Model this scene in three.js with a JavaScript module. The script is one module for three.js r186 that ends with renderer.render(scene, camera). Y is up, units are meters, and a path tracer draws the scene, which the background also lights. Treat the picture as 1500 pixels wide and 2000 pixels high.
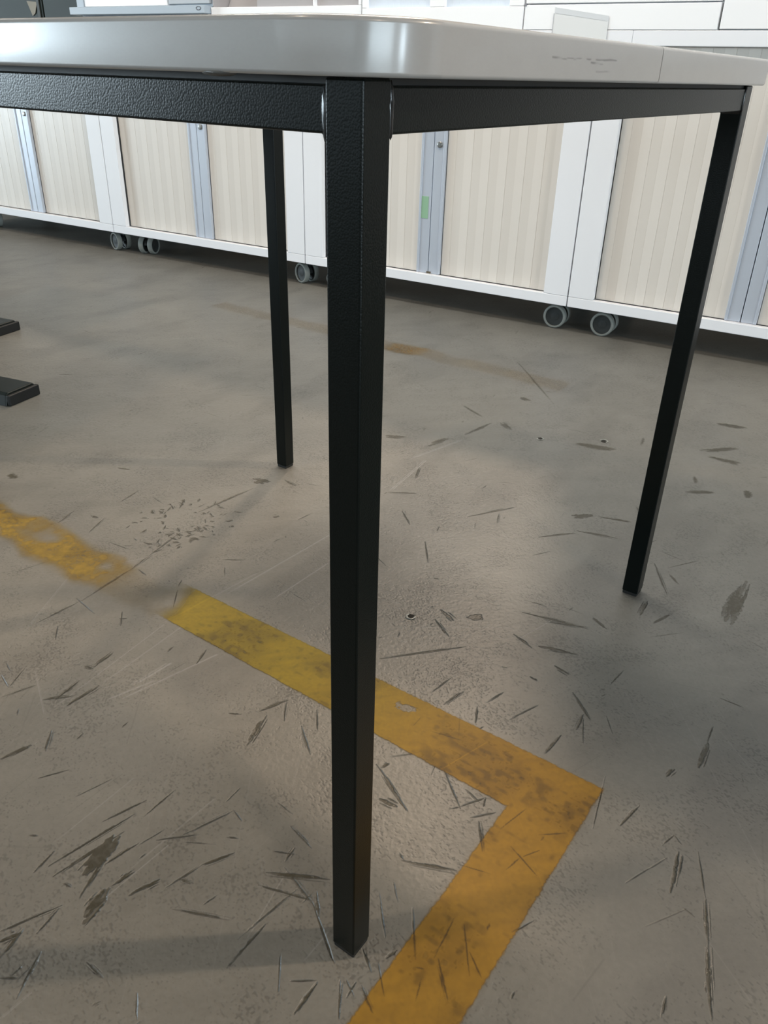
import * as THREE from 'three';
import { RoundedBoxGeometry } from 'three/addons/geometries/RoundedBoxGeometry.js';
import { mergeGeometries } from 'three/addons/utils/BufferGeometryUtils.js';
import { RectAreaLightUniformsLib } from 'three/addons/lights/RectAreaLightUniformsLib.js';

// ───────── camera, sky, lights, exposure ─────────
RectAreaLightUniformsLib.init();
const scene = new THREE.Scene();
scene.background = new THREE.Color(0.55, 0.68, 0.85);
const camera = new THREE.PerspectiveCamera(65.636, 1500 / 2000, 0.02, 80);
camera.position.set(-0.35179, 0.71777, 0.26613);
camera.up.set(0.37990, 0.87457, -0.30134);
camera.lookAt(-0.35179 + 0.716775, 0.71777 - 0.48424, 0.26613 - 0.501743);
scene.add(camera);
const renderer = new THREE.WebGLRenderer({ antialias: true });
renderer.toneMapping = THREE.LinearToneMapping;
renderer.toneMappingExposure = 1.1;
renderer.shadowMap.enabled = true;
const LAMP_COLOR = [1.0, 0.78, 0.58];                             // warm high-bay lamps, 7.2 m up
const LAMPS = [[-3.2, -2.6, 230], [6.9, -2.8, 560], [6.9, 7.9, 1900], [-3.2, 8.4, 420]];
const DAY_COLOR = [0.79, 0.96, 1.07], SKYLIGHT_POWER = 0.01, WINDOW_SIDE = 1.5, WINDOW_SLIT = 34, WINDOW_FRONT = 13, WINDOW_BACK = 28;
const STRIP_COLOR = [1.0, 0.93, 0.84], STRIPS = [[1.2, 2.5, -1.2, 17.5], [1.1, 2.5, -4.4, 4]];   // strip lights hung in front of the cabinets
function areaLight(w, h, color, power, pos, target) {
  const l = new THREE.RectAreaLight(new THREE.Color(...color), power, w, h);
  l.position.set(...pos); l.lookAt(...target); l.castShadow = true; scene.add(l); return l;
}
// ───────── helpers ─────────
const used = {};
function numbered(n) { const k = used[n] = (used[n] ?? -1) + 1; return k ? n + '_' + String(k).padStart(3, '0') : n; }
function rng(seed) { let s = seed >>> 0; return () => { s = (s + 0x6D2B79F5) >>> 0; let t = s; t = Math.imul(t ^ (t >>> 15), t | 1); t ^= t + Math.imul(t ^ (t >>> 7), t | 61); return ((t ^ (t >>> 14)) >>> 0) / 4294967296; }; }
function mat(r, g, b, rough = 0.6, o = {}) { return new THREE.MeshStandardMaterial({ color: new THREE.Color().setRGB(r, g, b), roughness: rough, ...o }); }
function mesh(name, geos, m, parent = scene) {
  const g = Array.isArray(geos) ? (geos.length > 1 ? mergeGeometries(geos.map(x => x.index ? x.toNonIndexed() : x)) : geos[0]) : geos;
  const o = new THREE.Mesh(g, m); o.name = parent === scene ? numbered(name) : name; o.castShadow = o.receiveShadow = true; parent.add(o); return o;
}
function group(name, parent = scene, pos = [0, 0, 0], turn = 0) {
  const o = new THREE.Group(); o.name = parent === scene ? numbered(name) : name; o.position.set(...pos); o.rotation.y = turn; parent.add(o); return o;
}
function tag(o, label, category, grp) { o.userData.label = label; o.userData.category = category; if (grp) o.userData.group = grp; return o; }
function structure(o) { o.userData.kind = 'structure'; return o; }
// box between two corners
function box(x0, x1, y0, y1, z0, z1) { return new THREE.BoxGeometry(Math.abs(x1 - x0), Math.abs(y1 - y0), Math.abs(z1 - z0)).translate((x0 + x1) / 2, (y0 + y1) / 2, (z0 + z1) / 2); }
function rbox(x0, x1, y0, y1, z0, z1, r = 0.0015, seg = 2) {
  const g = new RoundedBoxGeometry(Math.abs(x1 - x0), Math.abs(y1 - y0), Math.abs(z1 - z0), seg, r).translate((x0 + x1) / 2, (y0 + y1) / 2, (z0 + z1) / 2); return metric(g);
}
function metric(g) {           // uv in metres from the dominant axis
  const p = g.attributes.position, n = g.attributes.normal, uv = new Float32Array(p.count * 2);
  for (let i = 0; i < p.count; i++) {
    const ax = Math.abs(n.getX(i)), ay = Math.abs(n.getY(i)), az = Math.abs(n.getZ(i));
    if (ay > ax && ay > az) { uv[2 * i] = p.getX(i); uv[2 * i + 1] = p.getZ(i); }
    else if (ax > az) { uv[2 * i] = p.getZ(i); uv[2 * i + 1] = p.getY(i); }
    else { uv[2 * i] = p.getX(i); uv[2 * i + 1] = p.getY(i); }
  }
  g.setAttribute('uv', new THREE.BufferAttribute(uv, 2)); return g;
}
// value noise
const H = new Float32Array(65536); { const r = rng(7); for (let i = 0; i < 65536; i++) H[i] = r(); }
function hash(i, j) { return H[((i * 73 + j * 151 + ((i * j) & 1023) * 17) & 65535)]; }
function vnoise(x, y) {
  const i = Math.floor(x), j = Math.floor(y); let u = x - i, v = y - j; u = u * u * (3 - 2 * u); v = v * v * (3 - 2 * v);
  const a = hash(i, j), b = hash(i + 1, j), c = hash(i, j + 1), d = hash(i + 1, j + 1);
  return a + (b - a) * u + (c - a) * v + (a - b - c + d) * u * v;
}
function fbm(x, y, o) { let s = 0, a = 0.5, t = 0; for (let k = 0; k < o; k++) { s += a * vnoise(x + k * 17.3, y - k * 9.1); t += a; a *= 0.5; x *= 2.03; y *= 2.03; } return s / t; }
const clamp = (v, a = 0, b = 1) => Math.min(b, Math.max(a, v)), smooth = (a, b, v) => { v = clamp((v - a) / (b - a)); return v * v * (3 - 2 * v); };
const toS = v => v <= 0.0031308 ? v * 12.92 : 1.055 * Math.pow(v, 1 / 2.4) - 0.055;
const LUT = new Uint8Array(4097); for (let i = 0; i <= 4096; i++) LUT[i] = Math.round(255 * toS(i / 4096));
const s8 = v => LUT[Math.max(0, Math.min(4096, (v * 4096) | 0))];
function dataTex(d, w, h, srgb, wrap = THREE.RepeatWrapping) {
  const t = new THREE.DataTexture(d, w, h); t.magFilter = THREE.LinearFilter; t.minFilter = THREE.LinearMipmapLinearFilter; t.generateMipmaps = true;
  t.wrapS = t.wrapT = wrap; if (srgb) t.colorSpace = THREE.SRGBColorSpace; t.needsUpdate = true; return t;
}

// ───────── the floor ─────────
const GOUGES = [[497,-746,629,-734,6.5],[196,-677,294,-687,5.3],[294,-687,341,-697,4.7],[341,-697,418,-714,3.6],[121,-681,196,-677,3.6],[315,-911,360,-926,4.8],[328,-840,378,-860,4.9],[368,-887,370,-870,8.1],
[432,-888,485,-899,3.8],[485,-783,508,-800,3],[305,-678,301,-655,2.7],[115,-625,137,-651,2.3],[2,-577,43,-562,3],[42,-518,83,-525,3.9],[32,-530,59,-507,3.8],[44,-497,93,-496,5.9],
[-57,-480,-22,-472,5.5],[-18,-450,6,-474,4.4],[16,-437,27,-440,2.6],[105,-544,109,-530,5.1],[110,-533,148,-538,5.6],[45,-634,38,-611,1.7],[28,-620,19,-586,2],[19,-586,53,-604,2],
[133,-267,185,-284,8.6],[185,-295,223,-280,5.1],[191,-258,222,-282,2.8],[198,-236,168,-196,3.2],[232,-239,204,-214,2.4],[200,-428,230,-440,3.5],[192,-579,216,-606,2.1],[202,-595,209,-586,2.9],
[195,-688,187,-633,2.4],[266,-552,305,-584,2.3],[409,-593,432,-563,3],[523,-1012,531,-984,7.5],[362,-1143,379,-1138,22.2],[653,-763,665,-723,15.3],[694,-711,688,-677,7.4],[329,-788,336,-740,2.5],
[568,-627,576,-617,8.9],[193,-479,206,-481,2.8],[-41,-312,7,-297,3.1],[-109,-310,-14,-293,3.6],[-113,-296,-35,-283,4.8],[-10,-282,35,-283,2.3],[-122,-315,-94,-321,2.7],[-95,-275,-41,-283,13.3],
[-112,-254,-67,-273,4.9],[-73,-266,-35,-259,3.8],[-37,-257,-7,-251,1.9],[-22,-247,10,-217,2.5],[0,-230,54,-210,2.9],[55,-211,50,-192,2.6],[58,-225,82,-226,1.9],[-54,-196,-15,-187,2.9],
[-15,-187,17,-170,5.1],[-39,-192,-34,-178,3.8],[-128,-232,-84,-240,11],[-84,-240,-60,-236,5.9],[-81,-218,-50,-208,6.4],[-65,-173,-40,-120,3.6],[25,-191,32,-179,2.1],[-44,-152,-29,-149,2.2],
[-177,-284,-126,-261,2.8],[-158,-255,-129,-261,2.7],[-192,-260,-162,-269,4.2],[-183,-275,-165,-268,6.9],[-204,-215,-165,-236,3.8],[-202,-244,-192,-231,3.2],[-194,-237,-182,-238,1.8],[-147,-194,-147,-170,2.8],
[-153,-117,-137,-137,2.4],[-75,-88,-22,-89,3.4],[-63,-36,-35,-58,2.2],[-49,-34,-34,-15,2.2],[-69,-12,-35,-14,3],[77,-146,69,-109,2.9],[19,-128,52,-70,4.9],[4,-124,23,-70,3.3],
[35,-117,19,-59,3.4],[23,-70,-13,-12,2.9],[34,-73,14,-53,3.3],[42,-140,54,-116,2],[40,-121,59,-124,3.5],[-47,-420,-18,-403,2.3],[-57,-481,-22,-473,4.6],[92,-179,90,-154,1.4],
[-49,22,-21,1,1.9],[-31,16,-14,14,1.9],[-111,-281,-109,-271,2.8],[-47,-243,-39,-243,2.4],[204,-124,170,-55,4.1],[165,-91,168,-68,8.9],[203,-116,214,-112,5.9],[245,-54,208,-10,2.2],
[210,-12,239,5,2.4],[239,5,226,9,2],[200,-20,210,-12,1.4],[204,5,228,24,2.4],[206,15,174,38,3.3],[120,-32,115,-23,2.3],[114,-25,138,28,4.7],[145,24,156,59,1.5],
[169,68,191,73,2.1],[198,58,182,97,2.5],[194,75,213,86,1.6],[210,39,253,49,1.6],[229,76,250,100,1.8],[272,120,352,102,1.5],[339,-114,377,-106,4.5],[350,-139,389,-134,2.3],
[335,-64,363,-77,2.9],[377,-71,408,-63,2.6],[367,-32,412,-16,1.9],[342,30,382,32,2.3],[77,14,34,46,2.9],[70,-22,35,11,2.4],[88,-17,72,0,1.9],[46,59,92,53,2.1],
[92,64,51,94,2.1],[71,82,56,104,1.8],[48,62,21,90,3],[3,67,23,60,1.8],[112,105,137,117,1.5],[14,0,0,20,2.8],[12,19,-10,43,1.9],[-45,19,-21,4,1.6],
[-18,5,-26,21,1.6],[-14,19,-28,43,3.1],[19,23,32,27,4.2],[464,11,429,51,4.6],[401,43,434,39,4.8],[385,60,428,41,2],[500,-32,495,-8,5.4],[458,-49,456,-37,3.8],
[372,-31,414,-15,1.9],[449,64,423,83,1.7],[341,29,383,32,2.9],[432,187,481,183,7.9],[481,183,514,181,2],[294,142,335,150,3.2],[229,173,286,198,1.6],[246,214,300,205,6.4],
[297,188,319,195,2],[318,195,311,205,1.9],[313,222,261,245,2.4],[261,245,212,261,4.7],[212,261,144,284,5.3],[395,160,413,164,4.4],[508,45,550,49,2.3],[574,173,574,203,2.3],
[481,45,487,47,1.7],[1120,-545,1224,-532,8.6],[1244,-521,1209,-473,10.5],[1014,-580,1085,-564,9.1],[999,-681,1024,-638,10.7],[1236,-329,1264,-213,13.8],[1561,-107,1585,-38,14.8],[1318,-205,1368,-216,5.4],
[1239,-62,1203,-46,6.5],[1204,50,1239,47,11.1],[1149,-57,1191,-4,9.4],[742,133,896,127,21.8],[914,-192,948,-157,11.1],[946,-151,964,-95,6.5],[807,-207,863,-159,5.4],[872,-163,891,-93,6.1],
[734,-453,701,-412,2.9],[670,-359,613,-316,2.8],[514,-229,503,-198,7.3],[519,-184,540,-167,9.7],[488,-223,464,-184,4.3],[585,-126,608,-29,4.9],[586,-85,611,-30,4.2],[639,-33,626,-6,6],
[529,-111,516,-75,4.4],[525,-69,544,-18,8.3],[363,-234,461,-152,3.5],[851,-12,771,36,3.9],[833,20,811,43,5.4],[690,21,733,18,6.2],[682,45,719,58,4.6],[1422,-562,1405,-523,12.6],
[864,-509,912,-531,5.2],[781,-518,810,-472,6.9],[792,-345,880,-294,4.7],[1677,-702,1427,-466,3.9],[1278,-647,1240,-567,7.1],[1373,-91,1447,-22,10.9],[1355,-67,1364,11,12.2]];
const SCRAPES = [[85,-454,232,-420,3.9],[118,-462,178,-458,7],[236,-535,414,-520,2.9],[330,-516,583,-504,4.8],[361,-450,509,-448,2.9],[98,-496,245,-507,3.6],[97,-674,253,-763,3],[23,-506,232,-532,2],
[60,-588,19,-506,2.2],[80,-466,142,-447,4.9],[-63,-241,54,-238,1.7],[-128,-235,-18,-232,1.6],[-222,-211,-193,-210,1.7],[-91,-330,18,-334,1.5],[-30,-36,7,-36,1],[235,-60,314,-36,1.9],
[435,-260,541,-120,1.6],[519,-101,597,-80,1.6],[919,-574,1087,-537,7.1],[784,-518,946,-541,4.8],[232,-752,333,-699,2.7],[-47,-92,34,-112,1.1]];

// a worn gouge: a ragged, tapered polygon with splinters
function drawGouge(c, K, x0, z0, [ax, az, bx, bz, w], r) {
  const X = v => (v / 1000 - x0) * K, Z = v => (v / 1000 - z0) * K;
  const dx = bx - ax, dz = bz - az, L = Math.hypot(dx, dz) || 1, nx = -dz / L, nz = dx / L;
  const run = (off, a, b, ww) => {
    const n = Math.max(6, Math.round(L * (b - a) / 3)), A = [], B = []; let wob = 0;
    for (let i = 0; i <= n; i++) {
      const t = a + (b - a) * i / n, e = Math.pow(Math.sin(Math.PI * (0.06 + 0.9 * i / n)), 0.7);
      wob += (r() - 0.5) * Math.min(1.4, ww * 0.25); wob *= 0.9;
      const h1 = ww * 0.5 * e * (0.45 + r() * 0.8), h2 = ww * 0.5 * e * (0.45 + r() * 0.8), px = ax + dx * t + nx * (off + wob), pz = az + dz * t + nz * (off + wob);
      A.push([px + nx * h1, pz + nz * h1]); B.push([px - nx * h2, pz - nz * h2]);
    }
    c.beginPath(); [...A, ...B.reverse()].forEach(([x, z], i) => i ? c.lineTo(X(x), Z(z)) : c.moveTo(X(x), Z(z))); c.closePath(); c.fill();
  };
  if (w > 9) { const k = Math.ceil(w / 4); for (let i = 0; i < k; i++) { const a = r() * 0.35, b = 1 - r() * 0.35; run((i / (k - 1) - 0.5) * w * 0.75, a, b, w / k * 2.8); } }
  else { run(0, 0, 1, w * 0.62); run((r() - 0.5) * w * 0.5, r() * 0.3, 0.5 + r() * 0.3, w * 0.5); run((r() - 0.5) * w * 0.6, 0.3 + r() * 0.3, 0.75 + r() * 0.25, w * 0.45); }
  if (w > 2.5) for (let i = 0; i < 3; i++) run((r() - 0.5) * w * 1.7, r() * 0.6, 0.6 + r() * 0.42, w * 0.2);
}
function floorMasks(x0, z0, S, N, seed) {
  const K = N / S, cv = document.createElement('canvas'); cv.width = cv.height = N; const c = cv.getContext('2d');
  c.fillStyle = '#000'; c.fillRect(0, 0, N, N); c.globalCompositeOperation = 'lighter';
  const r = rng(11);
  // red: gouges down to the dark screed
  for (const g of GOUGES) { c.fillStyle = 'rgb(' + (150 + (r() * 90 | 0)) + ',0,0)'; drawGouge(c, K, x0, z0, g, r); }
  for (let i = 0; i < 2200; i++) {          // many small ones all over
    const x = (-1.6 + r() * 4.9) * 1000, z = (-3.6 + r() * 4.9) * 1000, a = r() * 7 + (r() < 0.5 ? 0 : 0), L = 8 + Math.pow(r(), 3) * 70, w = 1.2 + r() * 2.2;
    c.fillStyle = 'rgb(' + (50 + (r() * 90 | 0)) + ',0,0)'; drawGouge(c, K, x0, z0, [x, z, x + Math.cos(a) * L, z + Math.sin(a) * L, w], r);
  }
  for (let i = 0; i < 90; i++) {            // ring of chipped spots
    const a = r() * 6.283, q = 60 + (r() - 0.5) * 55, x = 455 + Math.cos(a) * q * 1.15, z = -741 + Math.sin(a) * q, b = r() * 6.3, L = 4 + r() * 14;
    c.fillStyle = 'rgb(150,0,0)'; drawGouge(c, K, x0, z0, [x, z, x + Math.cos(b) * L, z + Math.sin(b) * L, 2 + r() * 6], r);
  }
  // green: pale scrapes
  c.lineCap = 'round';
  for (const [ax, az, bx, bz, w] of SCRAPES) for (let k = 0; k < 4; k++) {
    c.strokeStyle = 'rgba(0,255,0,' + (0.2 + r() * 0.25) + ')'; c.lineWidth = Math.max(0.7, w / 1000 * K * (0.15 + r() * 0.35));
    const o = (r() - 0.5) * w, t = r() * 0.2; c.beginPath();
    c.moveTo(((ax + (bx - ax) * t) / 1000 - x0) * K + o * K / 1000, ((az + (bz - az) * t) / 1000 - z0) * K + o * K / 1000); c.lineTo((bx / 1000 - x0) * K + o * K / 1000, (bz / 1000 - z0) * K + o * K / 1000); c.stroke();
  }
  for (let i = 0; i < 3900; i++) {
    const x = -1.6 + r() * 4.9, z = -3.6 + r() * 4.9, a = r() < 0.6 ? -0.75 + (r() - 0.5) * 0.5 : r() * 6.3, L = 0.02 + Math.pow(r(), 3) * 0.35;
    c.strokeStyle = 'rgba(0,255,0,' + (0.05 + r() * 0.16) + ')'; c.lineWidth = Math.max(0.5, (0.0004 + r() * 0.0009) * K); c.beginPath();
    c.moveTo((x - x0) * K, (z - z0) * K); c.quadraticCurveTo((x + Math.cos(a) * L / 2 + (r() - 0.5) * 0.01 - x0) * K, (z + Math.sin(a) * L / 2 + (r() - 0.5) * 0.01 - z0) * K, (x + Math.cos(a) * L - x0) * K, (z + Math.sin(a) * L - z0) * K); c.stroke();
  }
  // blue: thin dark rubs
  for (let i = 0; i < 2200; i++) {
    const x = -1.6 + r() * 4.9, z = -3.6 + r() * 4.9, a = r() * 6.3, L = 0.015 + Math.pow(r(), 2) * 0.12;
    c.strokeStyle = 'rgba(0,0,255,' + (0.08 + r() * 0.25) + ')'; c.lineWidth = Math.max(0.5, (0.0005 + r() * 0.0015) * K); c.beginPath();
    c.moveTo((x - x0) * K, (z - z0) * K); c.lineTo((x + Math.cos(a) * L - x0) * K, (z + Math.sin(a) * L - z0) * K); c.stroke();
  }
  return c.getImageData(0, 0, N, N).data;
}
function floorMaps(x0, z0, S, N) {
  const m = floorMasks(x0, z0, S, N), col = new Uint8Array(N * N * 4), bmp = new Uint8Array(N * N * 4);
  for (let j = 0; j < N; j++) for (let i = 0; i < N; i++) {
    const x = x0 + S * (i + 0.5) / N, z = z0 + S * (j + 0.5) / N, k = 4 * (j * N + i);
    const big = fbm(x * 1.7 + 5, z * 1.7 + 3, 3), mid = fbm(x * 9 + 31, z * 9 + 7, 3), dr = fbm((x + z) * 6 + 3, (x - z) * 34 + 9, 2), fine = vnoise(x * 240, z * 240), fine2 = vnoise(x * 560 + 3, z * 560);
    const speck = smooth(0.62, 0.82, vnoise(x * 520 + z * 150 + 9, z * 400 - x * 120 + 2) * 0.62 + fbm(x * 22 + 1, z * 22, 2) * 0.42), smear = smooth(0.5, 0.75, fbm(x * 4 + 11, z * 13 + 21, 3));
    let v = 0.170 * (0.70 + 0.36 * big + 0.26 * mid + 0.12 * dr + 0.09 * (fine - 0.5) + 0.06 * (fine2 - 0.5));
    v *= 1 - 0.26 * speck - 0.12 * smear;
    const warm = 0.5 + (big - 0.5) * 0.9;
    let R = v * (0.985 + 0.05 * warm), G = v * 0.985, B = v * (0.915 - 0.05 * warm);
    const sc = m[k + 1] / 255, rub = m[k + 2] / 255;
    R += (0.32 - R) * sc * 0.75; G += (0.32 - G) * sc * 0.75; B += (0.31 - B) * sc * 0.75;
    R *= 1 - 0.5 * rub; G *= 1 - 0.5 * rub; B *= 1 - 0.5 * rub;
    let g = m[k] / 255; g = clamp(g * (0.75 + 0.5 * fine)) * smooth(0.05, 0.3, g);
    R += (0.052 - R) * g * 0.94; G += (0.046 - G) * g * 0.94; B += (0.029 - B) * g * 0.94;
    col[k] = s8(R); col[k + 1] = s8(G); col[k + 2] = s8(B); col[k + 3] = 255;
    const hgt = 200 - 130 * g + 20 * (fine - 0.5) + 10 * (fine2 - 0.5) - 18 * speck + 10 * sc;
    bmp[k] = bmp[k + 1] = bmp[k + 2] = clamp(hgt, 0, 255); bmp[k + 3] = 255;
  }
  return [dataTex(col, N, N, true), dataTex(bmp, N, N, false)];
}
{
  const NX = -0.37, NZ = -0.98, NS = 1.4, MX = -1.6, MZ = -3.6, MS = 4.9;
  const [nc, nb] = floorMaps(NX, NZ, NS, 2048), [mc, mb] = floorMaps(MX, MZ, MS, 2048);
  const near = new THREE.MeshStandardMaterial({ map: nc, bumpMap: nb, bumpScale: 0.0034, roughness: 0.42 });
  const far = new THREE.MeshStandardMaterial({ map: mc, bumpMap: mb, bumpScale: 0.0034, roughness: 0.42 });
  const quad = (x0, x1, z0, z1, ox, oz, S) => {
    const g = new THREE.PlaneGeometry(x1 - x0, z1 - z0).rotateX(-Math.PI / 2).translate((x0 + x1) / 2, 0, (z0 + z1) / 2), p = g.attributes.position, u = g.attributes.uv;
    for (let i = 0; i < 4; i++) u.setXY(i, (p.getX(i) - ox) / S, (p.getZ(i) - oz) / S); return g.toNonIndexed();
  };
  const a = quad(NX, NX + NS, NZ, NZ + NS, NX, NZ, NS), X0 = -14, X1 = 14, Z0 = -16, Z1 = 18;
  const rest = mergeGeometries([quad(X0, NX, Z0, Z1, MX, MZ, MS), quad(NX + NS, X1, Z0, Z1, MX, MZ, MS), quad(NX, NX + NS, Z0, NZ, MX, MZ, MS), quad(NX, NX + NS, NZ + NS, Z1, MX, MZ, MS), box(X0, X1, -0.3, -0.01, Z0, Z1).toNonIndexed()]);
  const g = mergeGeometries([a, rest], true);
  structure(mesh('floor', g, [near, far]));
}
// painted lines on the floor: thin films of worn paint
function paintedLine(label, shape, x0, z0, S, coverage, tint) {
  const N = 1024, col = new Uint8Array(N * N * 4), al = new Uint8Array(N * N * 4), m = floorMasks(x0, z0, S, N);
  for (let j = 0; j < N; j++) for (let i = 0; i < N; i++) {
    const x = x0 + S * (i + 0.5) / N, z = z0 + S * (j + 0.5) / N, k = 4 * (j * N + i);
    const fine = vnoise(x * 300, z * 300), mid = fbm(x * 14 + 3, z * 14, 3), st = fbm((x + z) * 20, (x - z) * 90, 2), dirt = smooth(0.42, 0.72, mid) * 0.45 + smooth(0.55, 0.8, vnoise(x * 170, z * 120) * 0.6 + mid * 0.4) * 0.45;
    const [r, g, b] = tint(x, z), q = (0.92 + 0.2 * (st - 0.5) + 0.16 * (fine - 0.5)) * (1 - 0.6 * dirt) + m[k + 1] / 255 * 0.4, gg = 1 - 0.62 * clamp(m[k] / 255 * 1.3) - 0.3 * m[k + 2] / 255;
    col[k] = s8(r * q * gg); col[k + 1] = s8(g * q * gg); col[k + 2] = s8(b * q * gg + 0.006); col[k + 3] = 255;
    const c = coverage(x, z, mid, fine); al[k] = al[k + 1] = al[k + 2] = 255 * clamp(c); al[k + 3] = 255;
  }
  const s = new THREE.Shape(shape.map(([x, z]) => new THREE.Vector2(x, -z))), g = new THREE.ShapeGeometry(s).rotateX(-Math.PI / 2).translate(0, 0.0005, 0), p = g.attributes.position, uv = g.attributes.uv;
  for (let i = 0; i < p.count; i++) uv.setXY(i, (p.getX(i) - x0) / S, (p.getZ(i) - z0) / S);
  const mm = new THREE.MeshStandardMaterial({ map: dataTex(col, N, N, true, THREE.ClampToEdgeWrapping), alphaMap: dataTex(al, N, N, false, THREE.ClampToEdgeWrapping), transparent: true, roughness: 0.6, side: THREE.DoubleSide });
  return tag(mesh('floor_marking', g, mm), label, 'floor marking');
}
{
  const e = (x, z) => (vnoise(x * 90, z * 90) - 0.5) * 0.0012 + (vnoise(x * 420, z * 420) - 0.5) * 0.0014;
  paintedLine('yellow painted floor line with an L-shaped corner in front of the near table leg', [[0.232, -0.64], [0.335, -0.64], [0.345, 0.115], [-0.45, 0.115], [-0.45, 0.018], [0.232, 0.018]], -0.46, -0.68, 0.82,
    (x, z, mid, fine) => {
      const jx = e(x, z), a = smooth(0.2415, 0.2445, x + jx) * smooth(0.3245 + (z + 0.55) * 0.014, 0.3215 + (z + 0.55) * 0.014, x + jx) * smooth(0.108, 0.105, z + jx);
      const b = smooth(0.0285, 0.0315, z + jx) * smooth(0.1095, 0.1065, z + jx) * smooth(0.3335, 0.330, x + jx);
      const end = smooth(-0.60, -0.545, z + (mid - 0.5) * 0.08 + (x - 0.28) * 0.2), chip = smooth(0.013, 0.0105, Math.hypot((x - 0.304) * 1.25, (z + 0.148) * 0.8) + (fbm(x * 60, z * 60, 3) - 0.5) * 0.018 + (fine - 0.5) * 0.004);
      return Math.max(a * end, b) * (1 - 0.85 * chip) * (0.97 - 0.25 * smooth(0.68, 0.9, fine) * smooth(0.45, 0.6, mid));
    },
    (x, z) => { const t = smooth(-0.35, 0.02, z) ; return [0.26 + 0.06 * t, 0.188 - 0.012 * t, 0.004 + 0.008 * t]; });
  paintedLine('faded yellow painted floor line, rubbed away, at the left behind the near table leg', [[0.2, -1.35], [0.34, -1.35], [0.34, -0.56], [0.2, -0.56]], 0, -1.36, 0.82,
    (x, z, mid, fine) => { const w = smooth(0.21, 0.235, x + (mid - 0.5) * 0.05) * smooth(0.315, 0.285, x + (mid - 0.5) * 0.05), l = smooth(-0.66, -0.76, z + (mid - 0.5) * 0.1) * 0.85 + 0.18; return w * l * (0.72 + 0.5 * (fbm(x * 120, z * 120, 3) - 0.5)) * smooth(0.2, 0.5, mid + 0.12); },
    () => [0.30, 0.195, 0.014]);
  paintedLine('faint worn yellow painted floor line near the cabinets, almost rubbed away', [[1.5, -1.8], [1.63, -1.8], [1.63, -0.5], [1.5, -0.5]], 1.0, -1.81, 1.32,
    (x, z, mid, fine) => { const w = smooth(1.515, 1.54, x + (mid - 0.5) * 0.04) * smooth(1.61, 1.585, x + (mid - 0.5) * 0.04), l = 0.2 + 0.5 * smooth(-1.10, -1.04, z) * smooth(-0.93, -0.99, z); return w * l * (0.8 + 0.5 * (fine - 0.5)); },
    () => [0.30, 0.185, 0.036]);
}
// old anchor holes with bright metal rims
{
  const rim = mat(0.36, 0.36, 0.33, 0.4, { metalness: 0.4 }), dark = mat(0.02, 0.018, 0.014, 0.9);
  const spot = (x, z, r, label, seed) => {
    const o = group('floor_anchor', scene, [x, 0, z], seed), q = rng(seed * 97 + 3), pts = [];
    const ring = new THREE.TorusGeometry(r, r * 0.22, 6, 22, Math.PI * 1.35).rotateX(-Math.PI / 2), p = ring.attributes.position;
    for (let i = 0; i < p.count; i++) { const k = 1 + (q() - 0.5) * 0.25; p.setXYZ(i, p.getX(i) * k, Math.max(0.0002, p.getY(i) * 0.5 * k + 0.0008), p.getZ(i) * k); }
    ring.computeVertexNormals(); mesh('rim', ring, rim, o);
    for (let i = 0; i < 18; i++) { const a = i / 18 * 6.283; pts.push(new THREE.Vector2(Math.cos(a) * r * (0.85 + q() * 0.3), Math.sin(a) * r * (0.85 + q() * 0.3))); }
    mesh('hole', new THREE.ExtrudeGeometry(new THREE.Shape(pts), { depth: 0.0006, bevelEnabled: false }).rotateX(-Math.PI / 2), dark, o);
    return tag(o, label, 'anchor hole');
  };
  spot(0.471, -0.255, 0.0062, 'small round anchor hole with bright metal rim, nearest one, right of the near leg', 1);
  spot(1.209, -0.4, 0.0066, 'small worn anchor hole left of the other one, in front of the casters', 2);
  spot(1.289, -0.28, 0.0075, 'small worn anchor hole beside the right-hand table leg, behind its foot', 4);
}

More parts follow.
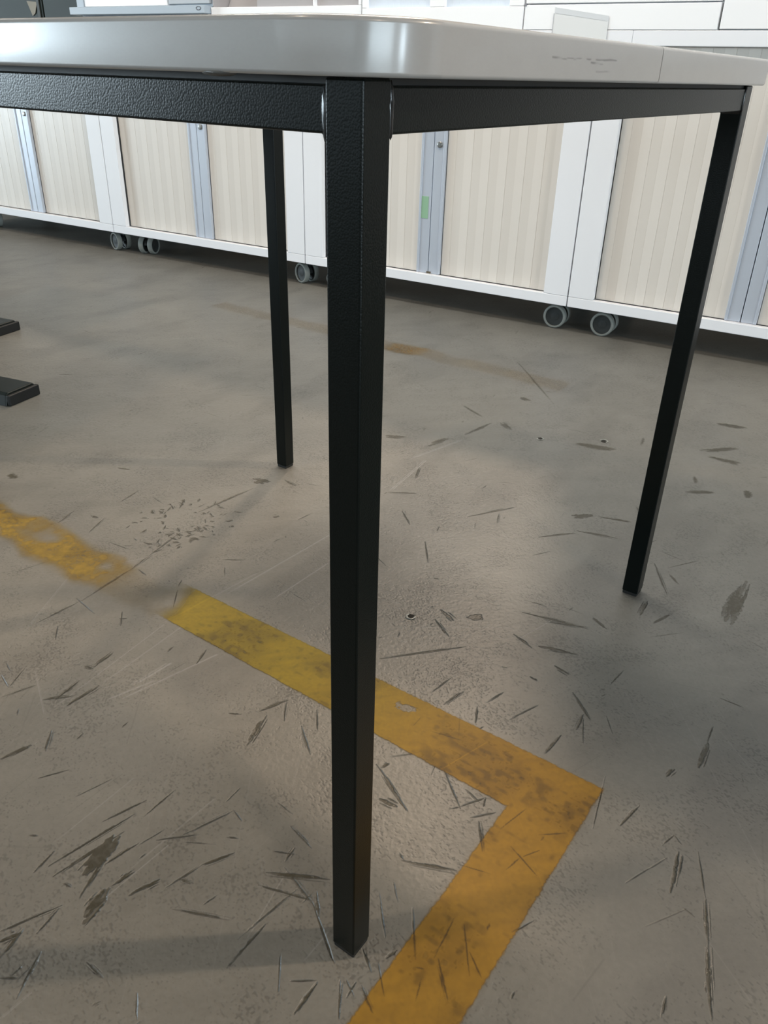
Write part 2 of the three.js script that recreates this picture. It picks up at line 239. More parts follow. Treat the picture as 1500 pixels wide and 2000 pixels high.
// ───────── the hall ─────────
{
  const wallM = mat(0.16, 0.16, 0.145, 0.85), ceilM = mat(0.30, 0.30, 0.28, 0.9), glow = c => new THREE.MeshStandardMaterial({ color: 0xffffff, emissive: new THREE.Color(...DAY_COLOR), emissiveIntensity: c, roughness: 0.5 });
  const frameM = mat(0.25, 0.26, 0.27, 0.5);
  const X0 = -14, X1 = 14, Z0 = -16, Z1 = 18, HT = 7.6;
  structure(mesh('ceiling', box(X0, X1, HT, HT + 0.25, Z0, Z1), ceilM));
  structure(mesh('wall_left', box(X0 - 0.3, X0, 0, HT, Z0, Z1), wallM));
  structure(mesh('wall_right', box(X1, X1 + 0.3, 0, HT, Z0, Z1), wallM));
  structure(mesh('wall_back', box(X0, X1, 0, HT, Z0 - 0.3, Z0), wallM));
  structure(mesh('wall_front', box(X0, X1, 0, HT, Z1, Z1 + 0.3), wallM));
  let n = 0;
  const win = (wall, a0, a1, y0, y1, at, power, glowV) => {           // daylight window: frame, bars, glowing translucent pane and its light
    const o = structure(group('window_' + (++n), scene, [0, 0, 0])), w = a1 - a0, h = y1 - y0, cx = (a0 + a1) / 2, cy = (y0 + y1) / 2, bars = [];
    o.position.set(...(wall === 'x' ? [at, cy, cx] : [cx, cy, at])); o.rotation.y = wall === 'x' ? (at < 0 ? Math.PI / 2 : -Math.PI / 2) : (at < 0 ? 0 : Math.PI);
    for (let k = 0; k <= Math.round(w / 1.6); k++) { const x = -w / 2 + k * w / Math.round(w / 1.6); bars.push(box(x - 0.03, x + 0.03, -h / 2, h / 2, 0.0, 0.06)); }
    bars.push(box(-w / 2, w / 2, -h / 2 - 0.06, -h / 2, 0, 0.06), box(-w / 2, w / 2, h / 2, h / 2 + 0.06, 0, 0.06));
    mesh('window_frame', bars, frameM, o); mesh('pane', box(-w / 2, w / 2, -h / 2, h / 2, 0.005, 0.02), glow(glowV), o);
    const d = wall === 'x' ? [at < 0 ? 1 : -1, 0, 0] : [0, 0, at < 0 ? 1 : -1];
    areaLight(w, h, DAY_COLOR, power, [o.position.x + d[0] * 0.07, cy, o.position.z + d[2] * 0.07], [o.position.x + d[0] * 3, cy, o.position.z + d[2] * 3]);
  };
  win('x', -12, 13, 0.9, 2.7, X0, WINDOW_SIDE, 0.3);
  win('z', -0.1, 1.5, 0.3, 2.4, Z1, WINDOW_SLIT, 0.4); win('z', -11.5, -2.8, 0.3, 3.2, Z1, WINDOW_FRONT, 0.4);
  win('z', -10.2, -3.2, 0.3, 2.3, Z0, WINDOW_BACK, 0.4);
  const sky = (x, z, w, d) => {
    const o = structure(group('rooflight', scene, [x, HT, z])); mesh('rooflight_frame', [box(-w / 2 - 0.08, w / 2 + 0.08, -0.06, 0, -d / 2 - 0.08, -d / 2), box(-w / 2 - 0.08, w / 2 + 0.08, -0.06, 0, d / 2, d / 2 + 0.08), box(-w / 2 - 0.08, -w / 2, -0.06, 0, -d / 2, d / 2), box(w / 2, w / 2 + 0.08, -0.06, 0, -d / 2, d / 2)], frameM, o);
    mesh('pane', box(-w / 2, w / 2, -0.03, -0.005, -d / 2, d / 2), glow(0.1), o);
    areaLight(w, d, DAY_COLOR, SKYLIGHT_POWER, [x, HT - 0.07, z], [x, 0, z]);
  };
  for (const x of [-7.5, 1.8, 10.5]) sky(x, 1, 1.8, 26);
  const shadeM = mat(0.35, 0.36, 0.36, 0.4, { metalness: 0.6 }), lensM = new THREE.MeshStandardMaterial({ color: 0xffffff, emissive: new THREE.Color(...LAMP_COLOR), emissiveIntensity: 2 });
  const places = ['over the far left of the hall', 'behind the cabinets', 'behind the tall cupboard', 'behind the photographer'];
  LAMPS.forEach(([x, z, power], i) => {
    const o = group('high_bay_lamp', scene, [x, 7.15, z]);
    const prof = [[0.06, 0.36], [0.1, 0.34], [0.12, 0.2], [0.3, 0.02], [0.31, 0.0], [0.295, 0.005], [0.11, 0.19]].map(([a, b]) => new THREE.Vector2(a, b));
    mesh('lamp_shade', new THREE.LatheGeometry(prof, 32), shadeM, o); mesh('rod', new THREE.CylinderGeometry(0.012, 0.012, 0.1, 8).translate(0, 0.41, 0), shadeM, o);
    mesh('lens', new THREE.CylinderGeometry(0.27, 0.27, 0.015, 32).translate(0, 0.03, 0), lensM, o);
    tag(o, 'warm high bay ceiling lamp ' + places[i], 'lamp', 'high bay lamps');
    areaLight(0.44, 0.44, LAMP_COLOR, power, [x, 7.14, z], [x, 0, z]);
  });
}

{
  const m = mat(0.7, 0.7, 0.68, 0.5), lit = new THREE.MeshStandardMaterial({ color: 0xffffff, emissive: new THREE.Color(...STRIP_COLOR), emissiveIntensity: 0.8, roughness: 0.4 });
  STRIPS.forEach(([x, y, z, power], i) => {
    const o = group('strip_light', scene, [x, y, z]);
    mesh('housing', rbox(-0.16, 0.16, 0.02, 0.08, -1.02, 1.02, 0.008), m, o); mesh('diffuser', rbox(-0.145, 0.145, 0, 0.0195, -1.01, 1.01, 0.006), lit, o);
    for (const s of [-0.8, 0.8]) mesh('cable', new THREE.CylinderGeometry(0.003, 0.003, 7.59 - y - 0.08, 6).translate(0, (7.59 - y - 0.08) / 2 + 0.08, s), m, o);
    tag(o, i ? 'hanging strip light above the left cabinets, out of the picture' : 'hanging strip light above the right cabinets, out of the picture', 'light', 'hanging strip lights');
    areaLight(0.29, 2.0, STRIP_COLOR, power, [x, y - 0.01, z], [x, 0, z]);
  });
}

// ───────── the table ─────────
const W = 0.7567, D = 0.766, S = 0.0247, OV = 0.02, TB = 0.7155, TT = 0.7415;
const noiseTex = (() => { const N = 256, d = new Uint8Array(N * N * 4), q = rng(5), P = 24, pts = []; for (let i = 0; i < P * P; i++) pts.push([q(), q()]);
  for (let j = 0; j < N; j++) for (let i = 0; i < N; i++) { const x = i / N * P, y = j / N * P, a = Math.floor(x), b = Math.floor(y); let m = 9; for (let u = -1; u <= 1; u++) for (let v = -1; v <= 1; v++) { const pt = pts[((b + v + P) % P) * P + (a + u + P) % P]; m = Math.min(m, Math.hypot(a + u + pt[0] - x, b + v + pt[1] - y)); } const k = 4 * (j * N + i); d[k] = d[k + 1] = d[k + 2] = 255 * clamp(1 - m); d[k + 3] = 255; }
  const t = dataTex(d, N, N, false); t.repeat.set(1 / 0.034, 1 / 0.034); return t; })();
const blackM = new THREE.MeshPhysicalMaterial({ color: new THREE.Color().setRGB(0.0012, 0.0032, 0.0029), roughness: 0.30, specularIntensity: 0.4, bumpMap: noiseTex, bumpScale: 0.000075 });
const capM = mat(0.006, 0.007, 0.007, 0.55);
const edgeTex = (() => {      // edge band: grey laminate with scuffs; u runs along the edge in metres, v up
  const w = 2048, h = 64, d = new Uint8Array(w * h * 4), q = rng(21), L = 3.1;
  for (let j = 0; j < h; j++) for (let i = 0; i < w; i++) {
    const x = i / w * L, y = j / h, k = 4 * (j * w + i), n = fbm(x * 60, y * 3, 3), f = vnoise(x * 900, y * 40);
    const v = 0.32 * (0.97 + 0.06 * (n - 0.5) + 0.03 * (f - 0.5)); d[k] = s8(v * 1.01); d[k + 1] = s8(v); d[k + 2] = s8(v * 0.985); d[k + 3] = 255;
  }
  const mark = (x0, x1, y, a) => { for (let i = Math.floor(x0 / L * w); i < x1 / L * w; i++) for (let j = 0; j < h; j++) { const yy = y + (vnoise(i * 0.06, y * 99) - 0.5) * 0.1, s = smooth(0.04, 0.0, Math.abs(j / h - yy)) * smooth(0.35, 0.6, vnoise(i * 0.2, j * 0.3 + y * 50)) * a, k = 4 * (j * w + i); for (let c = 0; c < 3; c++) d[k + c] = clamp(d[k + c] * (1 - s) + (a < 0 ? -s * 60 : 0), 0, 255); } };
  return { tex: dataTex(d, w, h, true), mark, L };
})();
{
  const x0 = -OV, x1 = W + OV, z0 = OV, z1 = -(D + OV), R = 0.06;
  // outline of the top as [x, z, nx, nz, length], walked from the middle of the far-right edge leftwards round the near corner
  const out = []; let len = 0;
  const add = (x, z, nx, nz) => { if (out.length) len += Math.hypot(x - out.at(-1)[0], z - out.at(-1)[1]); out.push([x, z, nx, nz, len]); };
  const arc = (cx, cz, a0) => { for (let i = 0; i <= 20; i++) { const a = a0 + i / 20 * Math.PI / 2; add(cx + Math.cos(a) * R, cz + Math.sin(a) * R, Math.cos(a), Math.sin(a)); } };
  const SEAM = 0.368; add(SEAM, z0, 0, 1); add(x0 + R + 0.001, z0, 0, 1);
  arc(x0 + R, z0 - R, Math.PI / 2); arc(x0 + R, z1 + R, Math.PI); arc(x1 - R, z1 + R, Math.PI * 1.5); arc(x1 - R, z0 - R, 0); add(SEAM, z0, 0, 1);
  edgeTex.mark(0.09, 0.2, 0.5, 0.3); edgeTex.mark(0.1, 0.14, 0.42, 0.4); edgeTex.mark(0.1, 0.13, 0.25, 0.12);
  const prof = [[-0.0022, 0], [-0.0008, 0.0006], [0, 0.0022], [0, TT - TB - 0.003], [-0.0006, TT - TB - 0.0014], [-0.0018, TT - TB - 0.0004], [-0.004, TT - TB]];
  const band = (i0, i1) => {
    const pos = [], nor = [], uv = [], idx = [], n = i1 - i0 + 1, m = prof.length;
    for (let i = i0; i <= i1; i++) for (let j = 0; j < m; j++) {
      const [x, z, nx, nz, l] = out[i], [o, y] = prof[j]; pos.push(x + nx * o, TB + y, z + nz * o); uv.push(l / edgeTex.L, y / (TT - TB));
    }
    for (let i = 0; i < n - 1; i++) for (let j = 0; j < m - 1; j++) { const a = i * m + j, b = a + m; idx.push(a, a + 1, b, b, a + 1, b + 1); }
    const g = new THREE.BufferGeometry(); g.setAttribute('position', new THREE.Float32BufferAttribute(pos, 3)); g.setAttribute('uv', new THREE.Float32BufferAttribute(uv, 2)); g.setIndex(idx); g.computeVertexNormals(); return g;
  };
  const t = group('table', scene, [W / 2, 0, -D / 2]), put = (n, g, m, p = t) => { const gg = Array.isArray(g) ? mergeGeometries(g.map(q => q.index ? q.toNonIndexed() : q)) : g; if (p === t) gg.translate(-W / 2, 0, D / 2); return mesh(n, gg, m, p); };
  const shape = new THREE.Shape(out.slice(0, -1).map(([x, z, nx, nz]) => new THREE.Vector2(x - nx * 0.0035, -(z - nz * 0.0035))));
  const topM = mat(0.62, 0.61, 0.58, 0.45), bandM = new THREE.MeshPhysicalMaterial({ map: edgeTex.tex, roughness: 0.34, clearcoat: 0.6, clearcoatRoughness: 0.16, side: THREE.DoubleSide });
  put('tabletop', new THREE.ExtrudeGeometry(shape, { depth: TT - TB - 0.0006, bevelEnabled: false }).rotateX(-Math.PI / 2).translate(0, TB + 0.0003, 0), topM);
  const half = out.findIndex((p, i) => i > 25 && Math.abs(p[0] - (x0 + R)) > 0.05 && p[0] > 0.3);
  // the band is glued on in two lengths that meet in the seams at the middle of the right and the left-hand edges
  const cut = (a, b) => band(a, b);
  out[0][0] -= 0.0004; out.at(-1)[0] += 0.0004; 
  put('edge_band', cut(0, half), bandM); put('edge_band', cut(half, out.length - 1), bandM);
  const lump = (x, y, z, sx, sy, sz, seed) => { const g = new THREE.SphereGeometry(1, 14, 10), p = g.attributes.position; for (let i = 0; i < p.count; i++) { const k = 0.85 + 0.35 * vnoise(p.getX(i) * 3 + seed * 7, p.getY(i) * 5 + p.getZ(i) * 3); p.setXYZ(i, x + p.getX(i) * sx * k, y + p.getY(i) * sy * k, z + p.getZ(i) * sz * k); } g.computeVertexNormals(); return g; };
  put('glue_residue', lump(-OV + 0.0045, TB + 0.0002, -0.083, 0.004, 0.0018, 0.0125, 3), mat(0.07, 0.07, 0.066, 0.5));
  // frame
  const H0 = 0.005, corners = [[0, 0], [W - S, 0], [W - S, -(D - S)], [0, -(D - S)]];
  corners.forEach(([x, z]) => {
    const l = put('leg', rbox(x, x + S, H0, TB - 0.0003, z - S, z, 0.0017, 3), blackM);
    const c = rbox(x + 0.0008, x + S - 0.0008, 0, H0 + 0.002, z - S + 0.0008, z - 0.0008, 0.0015); c.translate(-W / 2, 0, D / 2); mesh('foot_cap', c, capM, l);
  });
  const AB = 0.6889, AT = 0.7120, e = 0.0012;
  const rails = [[S, W - S, -S + e, -e], [S, W - S, -D + e, -D + S - e]], rails2 = [[e, S - e, -D + S, -S], [W - S + e, W - e, -D + S, -S]];
  for (const [a, b, c, d] of rails) put('apron_rail', rbox(a, b, AB, AT, c, d, 0.0015), blackM);
  for (const [a, b, c, d] of rails2) put('apron_rail', rbox(a, b, AB, AT, c, d, 0.0015), blackM);
  put('packing_strip', [box(0.004, W - 0.004, AT - 0.001, TB + 0.0002, -S + 0.004, -0.004), box(0.004, W - 0.004, AT - 0.001, TB + 0.0002, -D + 0.004, -D + S - 0.004), box(0.004, S - 0.004, AT - 0.001, TB + 0.0002, -D + S, -S), box(W - S + 0.004, W - 0.004, AT - 0.001, TB + 0.0002, -D + S, -S)], capM);
  const weldM = mat(0.008, 0.009, 0.01, 0.22);
  [[S + 0.0004, -0.001], [W - S - 0.0004, -0.001], [S + 0.0004, -D + 0.001], [W - S - 0.0004, -D + 0.001]].forEach(([x, z], i) => put('weld_bead', lump(x, 0.7, z, 0.0024, 0.0135, 0.0016, i + 1), weldM));
  [[0.0012, -S - 0.0004], [0.0012, -D + S + 0.0004], [W - 0.0012, -S - 0.0004], [W - 0.0012, -D + S + 0.0004]].forEach(([x, z], i) => put('weld_bead', lump(x, 0.6985, z, 0.0012, 0.0125, 0.0024, i + 9), weldM));
  // small fillets under the rails where they meet the legs
  const fil = (x, z, dx, dz) => { const s = new THREE.Shape([new THREE.Vector2(0, 0), new THREE.Vector2(0.004, 0), new THREE.Vector2(0, -0.004)]), g = new THREE.ExtrudeGeometry(s, { depth: S - 2 * e - 0.002, bevelEnabled: false }).translate(0, 0, -(S - 2 * e - 0.002) / 2); g.rotateY(Math.atan2(-dz, dx)); return g.translate(x, AB + 0.0005, z); };
  for (const [x, z, dx, dz] of [[S, -S / 2, 1, 0], [W - S, -S / 2, -1, 0], [S / 2, -S, 0, -1], [S / 2, -D + S, 0, 1], [W - S / 2, -S, 0, -1], [W - S / 2, -D + S, 0, 1], [S, -D + S / 2, 1, 0], [W - S, -D + S / 2, -1, 0]]) put('weld_fillet', fil(x, z, dx, dz), weldM);
  tag(t, 'grey-edged table with rounded corners on four thin square black metal legs', 'table');
}

// ───────── the row of tambour cabinets ─────────
const DIR = [-0.0731, -0.9973], A0 = [2.034 + 0.004, -0.725], TURN = Math.atan2(-0.9973, 0.0731);
const rowPoint = (u, y = 0, out = 0) => [A0[0] + DIR[0] * u - 0.9973 * out, y, A0[1] + DIR[1] * u + 0.0731 * out];
const whiteM = mat(0.84, 0.85, 0.88, 0.42), slatA = mat(0.73, 0.685, 0.63, 0.34), slatB = mat(0.685, 0.64, 0.585, 0.34), barM = mat(0.50, 0.54, 0.61, 0.38, { metalness: 0.2 }), innerM = mat(0.30, 0.31, 0.31, 0.7);
const lockM = mat(0.30, 0.30, 0.29, 0.3, { metalness: 0.8 }), tyreM = mat(0.21, 0.225, 0.21, 0.6), hubM = mat(0.018, 0.022, 0.022, 0.6), hoodM = mat(0.012, 0.014, 0.014, 0.5);
const CW = 1.022, PITCH = 1.0262, CB = 0.083, CT = 0.833, FW = 0.079, RAIL = 0.031, OPT = 0.797, REC = 0.03, CD = 0.45;
const slatGeo = (w, h, d = 0.005) => {
  const s = new THREE.Shape(); s.moveTo(-w / 2 + 0.0001, -0.003); s.lineTo(-w / 2 + 0.0001, 0); for (let i = 1; i <= 5; i++) { const t = i / 6; s.lineTo(-w / 2 + 0.0001 + (w - 0.0002) * t, d * Math.sin(Math.PI * t) * (0.7 + 0.6 * t)); } s.lineTo(w / 2 - 0.0001, 0); s.lineTo(w / 2 - 0.0001, -0.003);
  return new THREE.ExtrudeGeometry(s, { depth: h, bevelEnabled: false }).rotateX(Math.PI / 2).scale(1, 1, -1).translate(0, 0, 0);
};
// slatGeo runs downwards from y = 0; flip winding after the mirror
function slats(n, w, h, d) { const g = slatGeo(w, h, d); const p = g.index; if (p) { for (let i = 0; i < p.count; i += 3) { const a = p.getX(i); p.setX(i, p.getX(i + 2)); p.setX(i + 2, a); } } else { for (const k of Object.keys(g.attributes)) { const at = g.attributes[k], s = at.itemSize; for (let i = 0; i < at.count; i += 3) for (let c = 0; c < s; c++) { const q = at.array[i * s + c]; at.array[i * s + c] = at.array[(i + 2) * s + c]; at.array[(i + 2) * s + c] = q; } } } g.computeVertexNormals(); return g; }
function makeCaster() {          // twin-wheel caster, axle along local x, standing on y = 0
  const c = new THREE.Group(); c.name = 'caster';
  const R = 0.037, tyre = new THREE.LatheGeometry([[R - 0.0075, -0.010], [R - 0.003, -0.011], [R, -0.008], [R, 0.008], [R - 0.003, 0.011], [R - 0.0075, 0.010], [R - 0.0075, -0.010]].map(([a, b]) => new THREE.Vector2(a, b)), 36).rotateZ(Math.PI / 2);
  const hub = new THREE.LatheGeometry([[0.001, -0.006], [0.012, -0.006], [0.013, -0.004], [R - 0.0085, -0.0055], [R - 0.0072, -0.007], [R - 0.0072, 0.007], [R - 0.0085, 0.0055], [0.013, 0.004], [0.012, 0.006], [0.001, 0.006]].map(([a, b]) => new THREE.Vector2(a, b)), 36).rotateZ(Math.PI / 2);
  for (const s of [-1, 1]) { const w = mesh('wheel', tyre.clone().translate(s * 0.022, R, 0), tyreM, c); w.userData.label = 'grey rubber wheel'; mesh('hub', hub.clone().translate(s * 0.022, R, 0), hubM, c); }
  mesh('hood', [new THREE.CylinderGeometry(0.026, 0.026, 0.016, 20, 1, false, 0, Math.PI * 1.2).rotateZ(Math.PI / 2).translate(0, R, 0), new THREE.CylinderGeometry(0.008, 0.008, CB - R - 0.012, 10).translate(0, (CB + R + 0.012) / 2 - 0.012, 0.0), box(-0.02, 0.02, CB - 0.004, CB, -0.02, 0.02)], hoodM, c);
  return c;
}
function makeCabinet(casters) {
  const o = new THREE.Group(); o.name = numbered('tambour_cabinet'); const h = CW / 2;
  mesh('carcass', [box(-h + 0.001, h - 0.001, CB, CB + 0.018, -CD, -0.021), box(-h + 0.001, h - 0.001, CT - 0.02, CT, -CD, -0.021), box(-h, -h + 0.018, CB + 0.018, CT - 0.02, -CD, -0.021), box(h - 0.018, h, CB + 0.018, CT - 0.02, -CD, -0.021), box(-h + 0.018, h - 0.018, CB + 0.018, CT - 0.02, -CD, -CD + 0.008)], whiteM, o);
  for (const s of [-1, 1]) mesh('side_frame', rbox(s * h, s * (h - FW), CB + RAIL + 0.0004, CT, -0.021, 0, 0.0018), whiteM, o);
  mesh('bottom_rail', rbox(-h, h, CB, CB + RAIL, -0.021, 0, 0.0018), whiteM, o);
  mesh('top_rail', rbox(-h + FW + 0.0003, h - FW - 0.0003, OPT, CT, -0.021, 0, 0.0018), whiteM, o);
  const y0 = CB + RAIL + 0.0005, y1 = OPT - 0.0005, ow = h - FW, n = 13, sw = (ow - 0.045) / n, g = slats(n, sw, y1 - y0, 0.0045);
  for (const s of [-1, 1]) {
    const d = new THREE.Group(); d.name = 'tambour_door'; o.add(d);
    for (let i = 0; i < n; i++) { const m = mesh('slat', g, i % 2 ? slatB : slatA, d); m.position.set(s * (0.045 + sw * (i + 0.5)), y1, -REC - 0.002 + (i % 2 ? -0.0005 : 0)); }
    const b = mesh('handle_bar', [rbox(s * 0.0012, s * 0.044, y0, y1, -REC + 0.002, -REC + 0.012, 0.002), rbox(s * 0.036, s * 0.044, y0, y1, -REC + 0.01, -REC + 0.016, 0.002)], barM, o);
    if (s > 0) mesh('lock', new THREE.LatheGeometry([[0.0005, 0.0045], [0.006, 0.0045], [0.0065, 0.004], [0.0085, 0.004], [0.0095, 0.002], [0.0095, 0]].map(([a, q]) => new THREE.Vector2(a, q)), 20).rotateX(Math.PI / 2).translate(0.0215, 0.52, -REC + 0.012), lockM, b);
  }
  casters.forEach(([x, z, a]) => { const c = makeCaster(); c.position.set(x, 0, z); c.rotation.y = a; o.add(c); });
  scene.add(o); return o;
}
{
  // casters: x along the front (right positive), z behind the face, swivel of the axle
  const place = (k, casters, label) => { const o = makeCabinet(casters), [x, , z] = rowPoint(PITCH * (k + 0.5)); o.position.set(x, 0, z); o.rotation.y = TURN; tag(o, label, 'cabinet', 'white tambour cabinets on casters'); return o; };
  const q = Math.PI / 2, h = CW / 2, back = [[h - 0.07, -0.40, q + 0.4], [-h + 0.07, -0.40, q - 0.5]];
  const c0 = place(-1, [[-h + 0.11, -0.062, q + 0.02], [h - 0.07, -0.06, q], ...back], 'white cabinet with cream shutters at the right, behind the right-hand table leg');
  const c1 = place(0, [[h - 0.045, -0.062, q + 0.04], [-h + 0.11, -0.06, q + 0.2], ...back], 'white cabinet with cream shutters and green tape, right of the near table leg');
  place(1, [[h - 0.035, -0.062, q - 0.3], [-h + 0.13, -0.07, q - 1.3], ...back], 'white cabinet with cream shutters seen behind the thin rear table leg');
  place(2, [[h - 0.03, -0.062, q - 0.25], [-h + 0.1, -0.06, q - 0.3], ...back], 'white cabinet with cream shutters at the left end of the row');
  place(-2, back, 'white cabinet with cream shutters beyond the right edge of the photo');
  const tape = mesh('tape', rbox(-0.040, -0.010, 0.292, 0.362, -REC + 0.0121, -REC + 0.0129, 0.0003), mat(0.27, 0.46, 0.30, 0.45), c1); tape.userData.label = 'strip of green tape';
  mesh('dirt_chip', rbox(-0.005, 0.012, 0.115, 0.121, -REC + 0.0122, -REC + 0.014, 0.0005), mat(0.1, 0.08, 0.05, 0.9), c1);
}
// ───────── what stands on the cabinets ─────────
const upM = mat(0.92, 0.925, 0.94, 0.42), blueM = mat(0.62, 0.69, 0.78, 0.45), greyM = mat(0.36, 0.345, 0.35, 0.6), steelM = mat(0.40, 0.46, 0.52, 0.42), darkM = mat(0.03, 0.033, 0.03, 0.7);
const T0 = CT + 0.001, TH = 1.2;
function upper(name, u0, u1, label, category, depth = 0.42) {      // a thing on the row between u0 (left) and u1 (right); local x = uc - u
  const uc = (u0 + u1) / 2, o = group(name, scene, rowPoint(uc, T0), TURN); tag(o, label, category);
  const X = u => uc - u, Y = y => y - T0;
  return { o, X, Y, b: (n, a, c, y0, y1, z0, z1, m, r = 0.0015) => mesh(n, rbox(X(a), X(c), Y(y0), Y(y1), z0, z1, r), m, o), l: X(u0), r: X(u1) };
}
{ // white cupboard with two pale blue ribbed doors
  const k = upper('ribbed_cupboard', 0.783, 0.240, 'white cupboard with two pale blue ribbed doors standing on the white cabinets', 'cupboard');
  k.b('carcass', 0.783, 0.240, T0, TH, -0.42, -0.03, upM); k.b('bottom_rail', 0.783, 0.240, T0, 0.891, -0.0295, 0, upM); k.b('top_rail', 0.783, 0.240, TH - 0.05, TH, -0.0295, 0, upM);
  k.b('side_frame', 0.783, 0.767, 0.8915, TH - 0.0505, -0.0295, 0, upM); k.b('side_frame', 0.285, 0.240, 0.8915, TH - 0.0505, -0.0295, 0, upM); k.b('middle_post', 0.543, 0.493, 0.8915, TH - 0.0505, -0.0295, 0, upM);
  for (const [a, c] of [[0.767, 0.543], [0.493, 0.285]]) { const d = group('ribbed_door', k.o), n = 10, sw = (a - c) / n, g = slats(n, sw, TH - 0.052 - 0.892, 0.004); for (let i = 0; i < n; i++) mesh('slat', g, blueM, d).position.set(k.X(a - sw * (i + 0.5)), k.Y(TH - 0.052), -0.018); }
}
{ // white storage box cupboard with plain door and hinge, and the paper pocket hung on it
  const k = upper('plain_cupboard', 0.236, -0.2945, 'plain white cupboard standing on the cabinets, with a paper pocket on its base', 'cupboard');
  k.b('carcass', 0.236, -0.2945, T0, TH, -0.42, -0.022, upM); k.b('plinth', 0.236, -0.2945, T0, 0.8935, -0.0215, 0, upM); k.b('door', 0.234, -0.2935, 0.8965, TH, -0.0215, 0, upM);
  k.b('hinge', 0.2355, 0.2315, 0.890, 0.897, -0.01, 0.002, mat(0.25, 0.25, 0.28, 0.5), 0.0005);
  const s = group('paper_pocket', scene, rowPoint(0.068, 0.78, 0.002), TURN), sh = (pts, d) => new THREE.ExtrudeGeometry(new THREE.Shape(pts.map(([x, y]) => new THREE.Vector2(x, y))), { depth: d, bevelEnabled: false });
  const pm = mat(0.74, 0.75, 0.75, 0.35), pf = mat(0.66, 0.68, 0.70, 0.3);
  mesh('sheet', sh([[-0.079, 0.0], [0.078, -0.02], [0.078, 0.073], [-0.079, 0.093]], 0.0006), pm, s); mesh('flap', sh([[-0.077, 0.0935], [0.078, 0.0735], [0.078, 0.086], [-0.077, 0.107]], 0.0005), pf, s);
  mesh('edge_strip', box(-0.0795, -0.0782, 0.0, 0.093, 0.0003, 0.0016), mat(0.45, 0.46, 0.5, 0.4), s);
  tag(s, 'pale paper sheet in a clear pocket hung on the white cupboard base', 'paper pocket');
}
{
  const k = upper('tall_white_cupboard', -0.2985, -1.9, 'large plain white cupboard with flush doors above the right-hand cabinet', 'cupboard'), top = 2.2;
  k.b('carcass', -0.2985, -1.9, T0, top, -0.42, -0.021, upM); k.b('door', -0.3, -1.098, T0 + 0.002, top, -0.0205, 0, upM); k.b('door', -1.102, -1.9, T0 + 0.002, top, -0.0205, 0, upM);
  const c = group('storage_box', scene, rowPoint(-0.147, TH + 0.001, -0.02), TURN), bm = mat(0.55, 0.54, 0.52, 0.6);
  mesh('box_body', rbox(-0.145, 0.145, 0, 0.93, -0.38, 0, 0.003), bm, c); mesh('lid', rbox(-0.146, 0.146, 0.9305, 1.0, -0.381, 0.001, 0.003), bm, c);
  tag(c, 'tall grey storage box on top of the plain white cupboard, above the picture', 'box');
}
{ // open shelf with grey panels
  const k = upper('open_shelf', 1.408, 0.787, 'low white shelf unit with grey inner panels and one dark open bay', 'shelf');
  k.b('base', 1.408, 0.787, T0, 0.8995, -0.42, 0, upM); k.b('side_panel', 0.797, 0.787, 0.9, TH, -0.42, 0, upM); k.b('side_panel', 1.408, 1.403, 0.9, TH, -0.42, -0.01, greyM); k.b('top', 1.402, 0.798, TH - 0.02, TH, -0.42, 0, upM);
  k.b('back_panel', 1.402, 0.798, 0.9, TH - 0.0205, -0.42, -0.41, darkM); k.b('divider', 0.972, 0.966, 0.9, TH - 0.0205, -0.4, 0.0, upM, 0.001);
  k.b('door_panel', 1.215, 0.9725, 0.9005, TH - 0.021, -0.03, -0.015, greyM); k.b('door_panel', 0.9655, 0.798, 0.9005, TH - 0.021, -0.03, -0.015, greyM);
  const w = mesh('leaning_sheet', box(k.X(1.40), k.X(1.222), 0, 0.3, -0.004, 0), greyM, k.o); w.position.set(0, k.Y(0.9005), -0.08); w.rotation.x = -0.5;
}
{ // grey-blue metal drawer cabinet
  const k = upper('drawer_cabinet', 2.10, 1.412, 'pale blue-grey metal cabinet with a projecting front rail and oval badge', 'cabinet');
  k.b('base', 2.09, 1.415, T0, 0.874, -0.42, 0, upM); k.b('carcass', 2.09, 1.415, 0.878, TH, -0.42, -0.02, steelM); k.b('front_rail', 2.10, 1.412, 0.881, 0.905, -0.0195, 0.03, steelM);
  k.b('post', 2.09, 2.052, 0.9055, TH, -0.0195, 0, steelM); k.b('drawer_front', 2.05, 1.62, 0.908, TH - 0.1, -0.0195, -0.004, upM); k.b('drawer_front', 1.614, 1.42, 0.912, TH - 0.1, -0.0195, -0.006, mat(0.42, 0.45, 0.48, 0.5));
  mesh('badge', new THREE.TorusGeometry(0.008, 0.0018, 8, 24).scale(1.3, 0.62, 0.6).translate(k.X(1.438), k.Y(0.896), 0.0302), mat(0.12, 0.13, 0.15, 0.4), k.o);
}
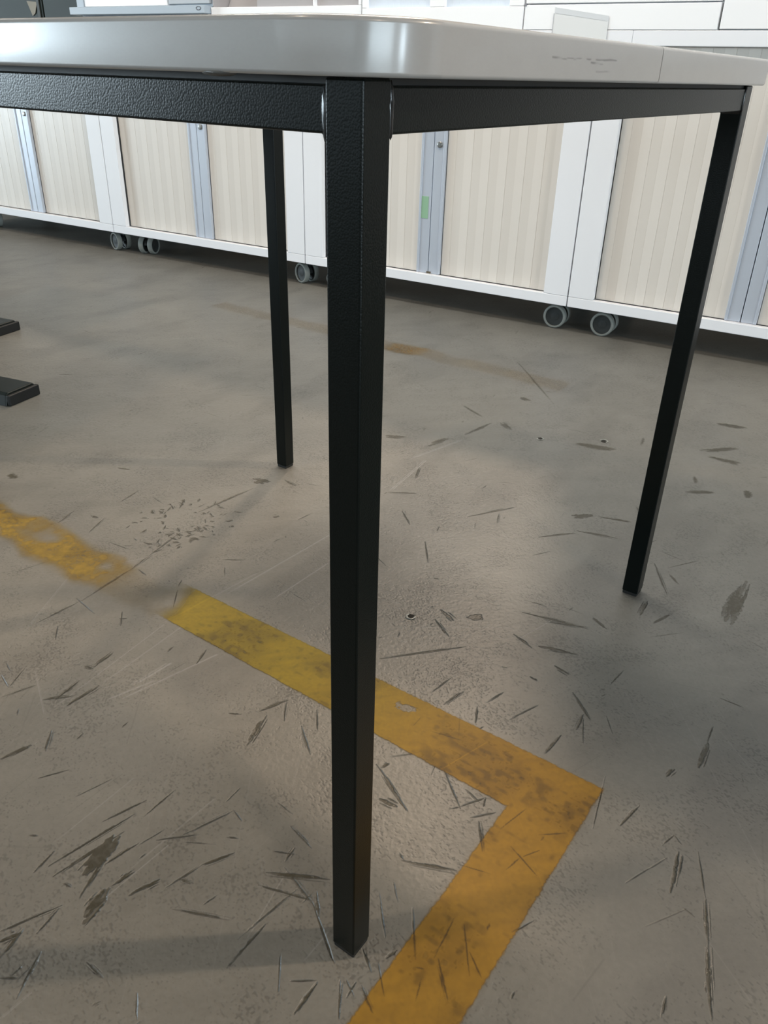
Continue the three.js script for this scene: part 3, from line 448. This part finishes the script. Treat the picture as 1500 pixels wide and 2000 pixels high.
// dark lockers far behind on the left, with a scrap of card stuck in a door
{
  const m = mat(0.022, 0.03, 0.025, 0.6), p = mat(0.06, 0.062, 0.056, 0.6), [x, , z] = rowPoint(3.4, 0, -0.9), o = group('dark_locker', scene, [x, 0, z], TURN);
  mesh('carcass', rbox(-1.3, 1.3, 0.06, 2.0, -0.5, 0, 0.004), m, o); mesh('base', box(-1.27, 1.27, 0, 0.06, -0.47, -0.03), m, o);
  for (let i = 0; i < 4; i++) { const d = mesh('door', rbox(-1.29 + i * 0.647, -1.29 + i * 0.647 + 0.637, 0.08, 1.98, 0.001, 0.02, 0.003), m, o); mesh('edge_strip', rbox(-1.29 + i * 0.647 + 0.600, -1.29 + i * 0.647 + 0.622, 0.1, 1.96, 0.0205, 0.027, 0.002), p, d); }
  tag(o, 'dark green-black lockers in the gloom behind the left cabinets', 'locker');
  const c = scene, s = new THREE.Shape([[-0.045, 0.04], [0.04, 0.034], [0.012, -0.018], [-0.012, -0.03]].map(([a, q]) => new THREE.Vector2(a, q))), k = mesh('card_scrap', new THREE.ExtrudeGeometry(s, { depth: 0.0015, bevelEnabled: false }), mat(0.42, 0.37, 0.30, 0.8), c);
  const q = rowPoint(3.478, 0.968, -0.877); k.position.set(...q); k.rotation.y = TURN; tag(k, 'torn pale card scrap stuck on the dark locker door', 'card');
}
// tall cupboard at the right-hand end of the row (it shades the floor in front of it)
{
  const [x, , z] = rowPoint(-3.17), o = group('tall_cupboard', scene, [x, 0, z], TURN);
  mesh('carcass', rbox(-0.5, 0.5, 0.05, 2.07, -0.45, -0.02, 0.003), whiteM, o); mesh('plinth', box(-0.48, 0.48, 0, 0.05, -0.43, -0.05), darkM, o);
  for (const s of [-1, 1]) { const d = mesh('door', rbox(s * 0.498, s * 0.002, 0.06, 2.06, -0.0195, 0, 0.002), whiteM, o); mesh('handle', rbox(s * 0.04, s * 0.055, 1.0, 1.14, 0.0005, 0.025, 0.004), barM, d); }
  tag(o, 'tall white two-door cupboard standing just beyond the right edge of the photo', 'cupboard');
}
// ───────── two desks at the left, of which only the feet reach into the picture ─────────
{
  const footM = mat(0.008, 0.012, 0.010, 0.42), topM = mat(0.45, 0.45, 0.43, 0.5), a = Math.atan2(-0.22, -0.975);
  const desk = (tx, tz, label) => {
    const o = group('desk', scene, [tx, 0, tz], a);       // local z runs from the foot's tip away under the desk
    for (const x of [0, 1.05]) {
      const s = new THREE.Shape(); s.moveTo(-0.05, 0.0); s.lineTo(-0.036, 0.012); s.lineTo(0.036, 0.012); s.lineTo(0.05, 0); s.lineTo(0.05, 0.42); s.lineTo(-0.05, 0.42);
      const g = new THREE.ExtrudeGeometry(new THREE.Shape([[-0.049, 0.002], [-0.044, 0.024], [-0.038, 0.029], [0.038, 0.029], [0.044, 0.024], [0.049, 0.002]].map(([p, q]) => new THREE.Vector2(p, q))), { depth: 0.40, bevelEnabled: true, bevelThickness: 0.004, bevelSize: 0.0018, bevelSegments: 2 }).translate(x, 0.0, 0.006);
      const f = mesh('foot', g, footM, o); mesh('foot_cap', rbox(x - 0.048, x + 0.048, 0.0005, 0.0265, -0.009, 0.0015, 0.003), capM, f);
      mesh('column', rbox(x - 0.035, x + 0.035, 0.0305, 0.705, 0.18, 0.24, 0.004), footM, o);
    }
    mesh('crossbar', rbox(0.036, 1.014, 0.64, 0.68, 0.195, 0.225, 0.003), footM, o); mesh('desk_top', rbox(-0.07, 1.12, 0.7055, 0.7275, -0.01, 0.43, 0.003), topM, o);
    tag(o, label, 'desk'); return o;
  };
  desk(0.622, -1.494, 'desk off the left edge whose flat black foot end shows, nearer the table');
  desk(0.905, -2.023, 'desk off the left edge whose flat black foot end shows, nearer the cabinets');
}
renderer.render(scene, camera);
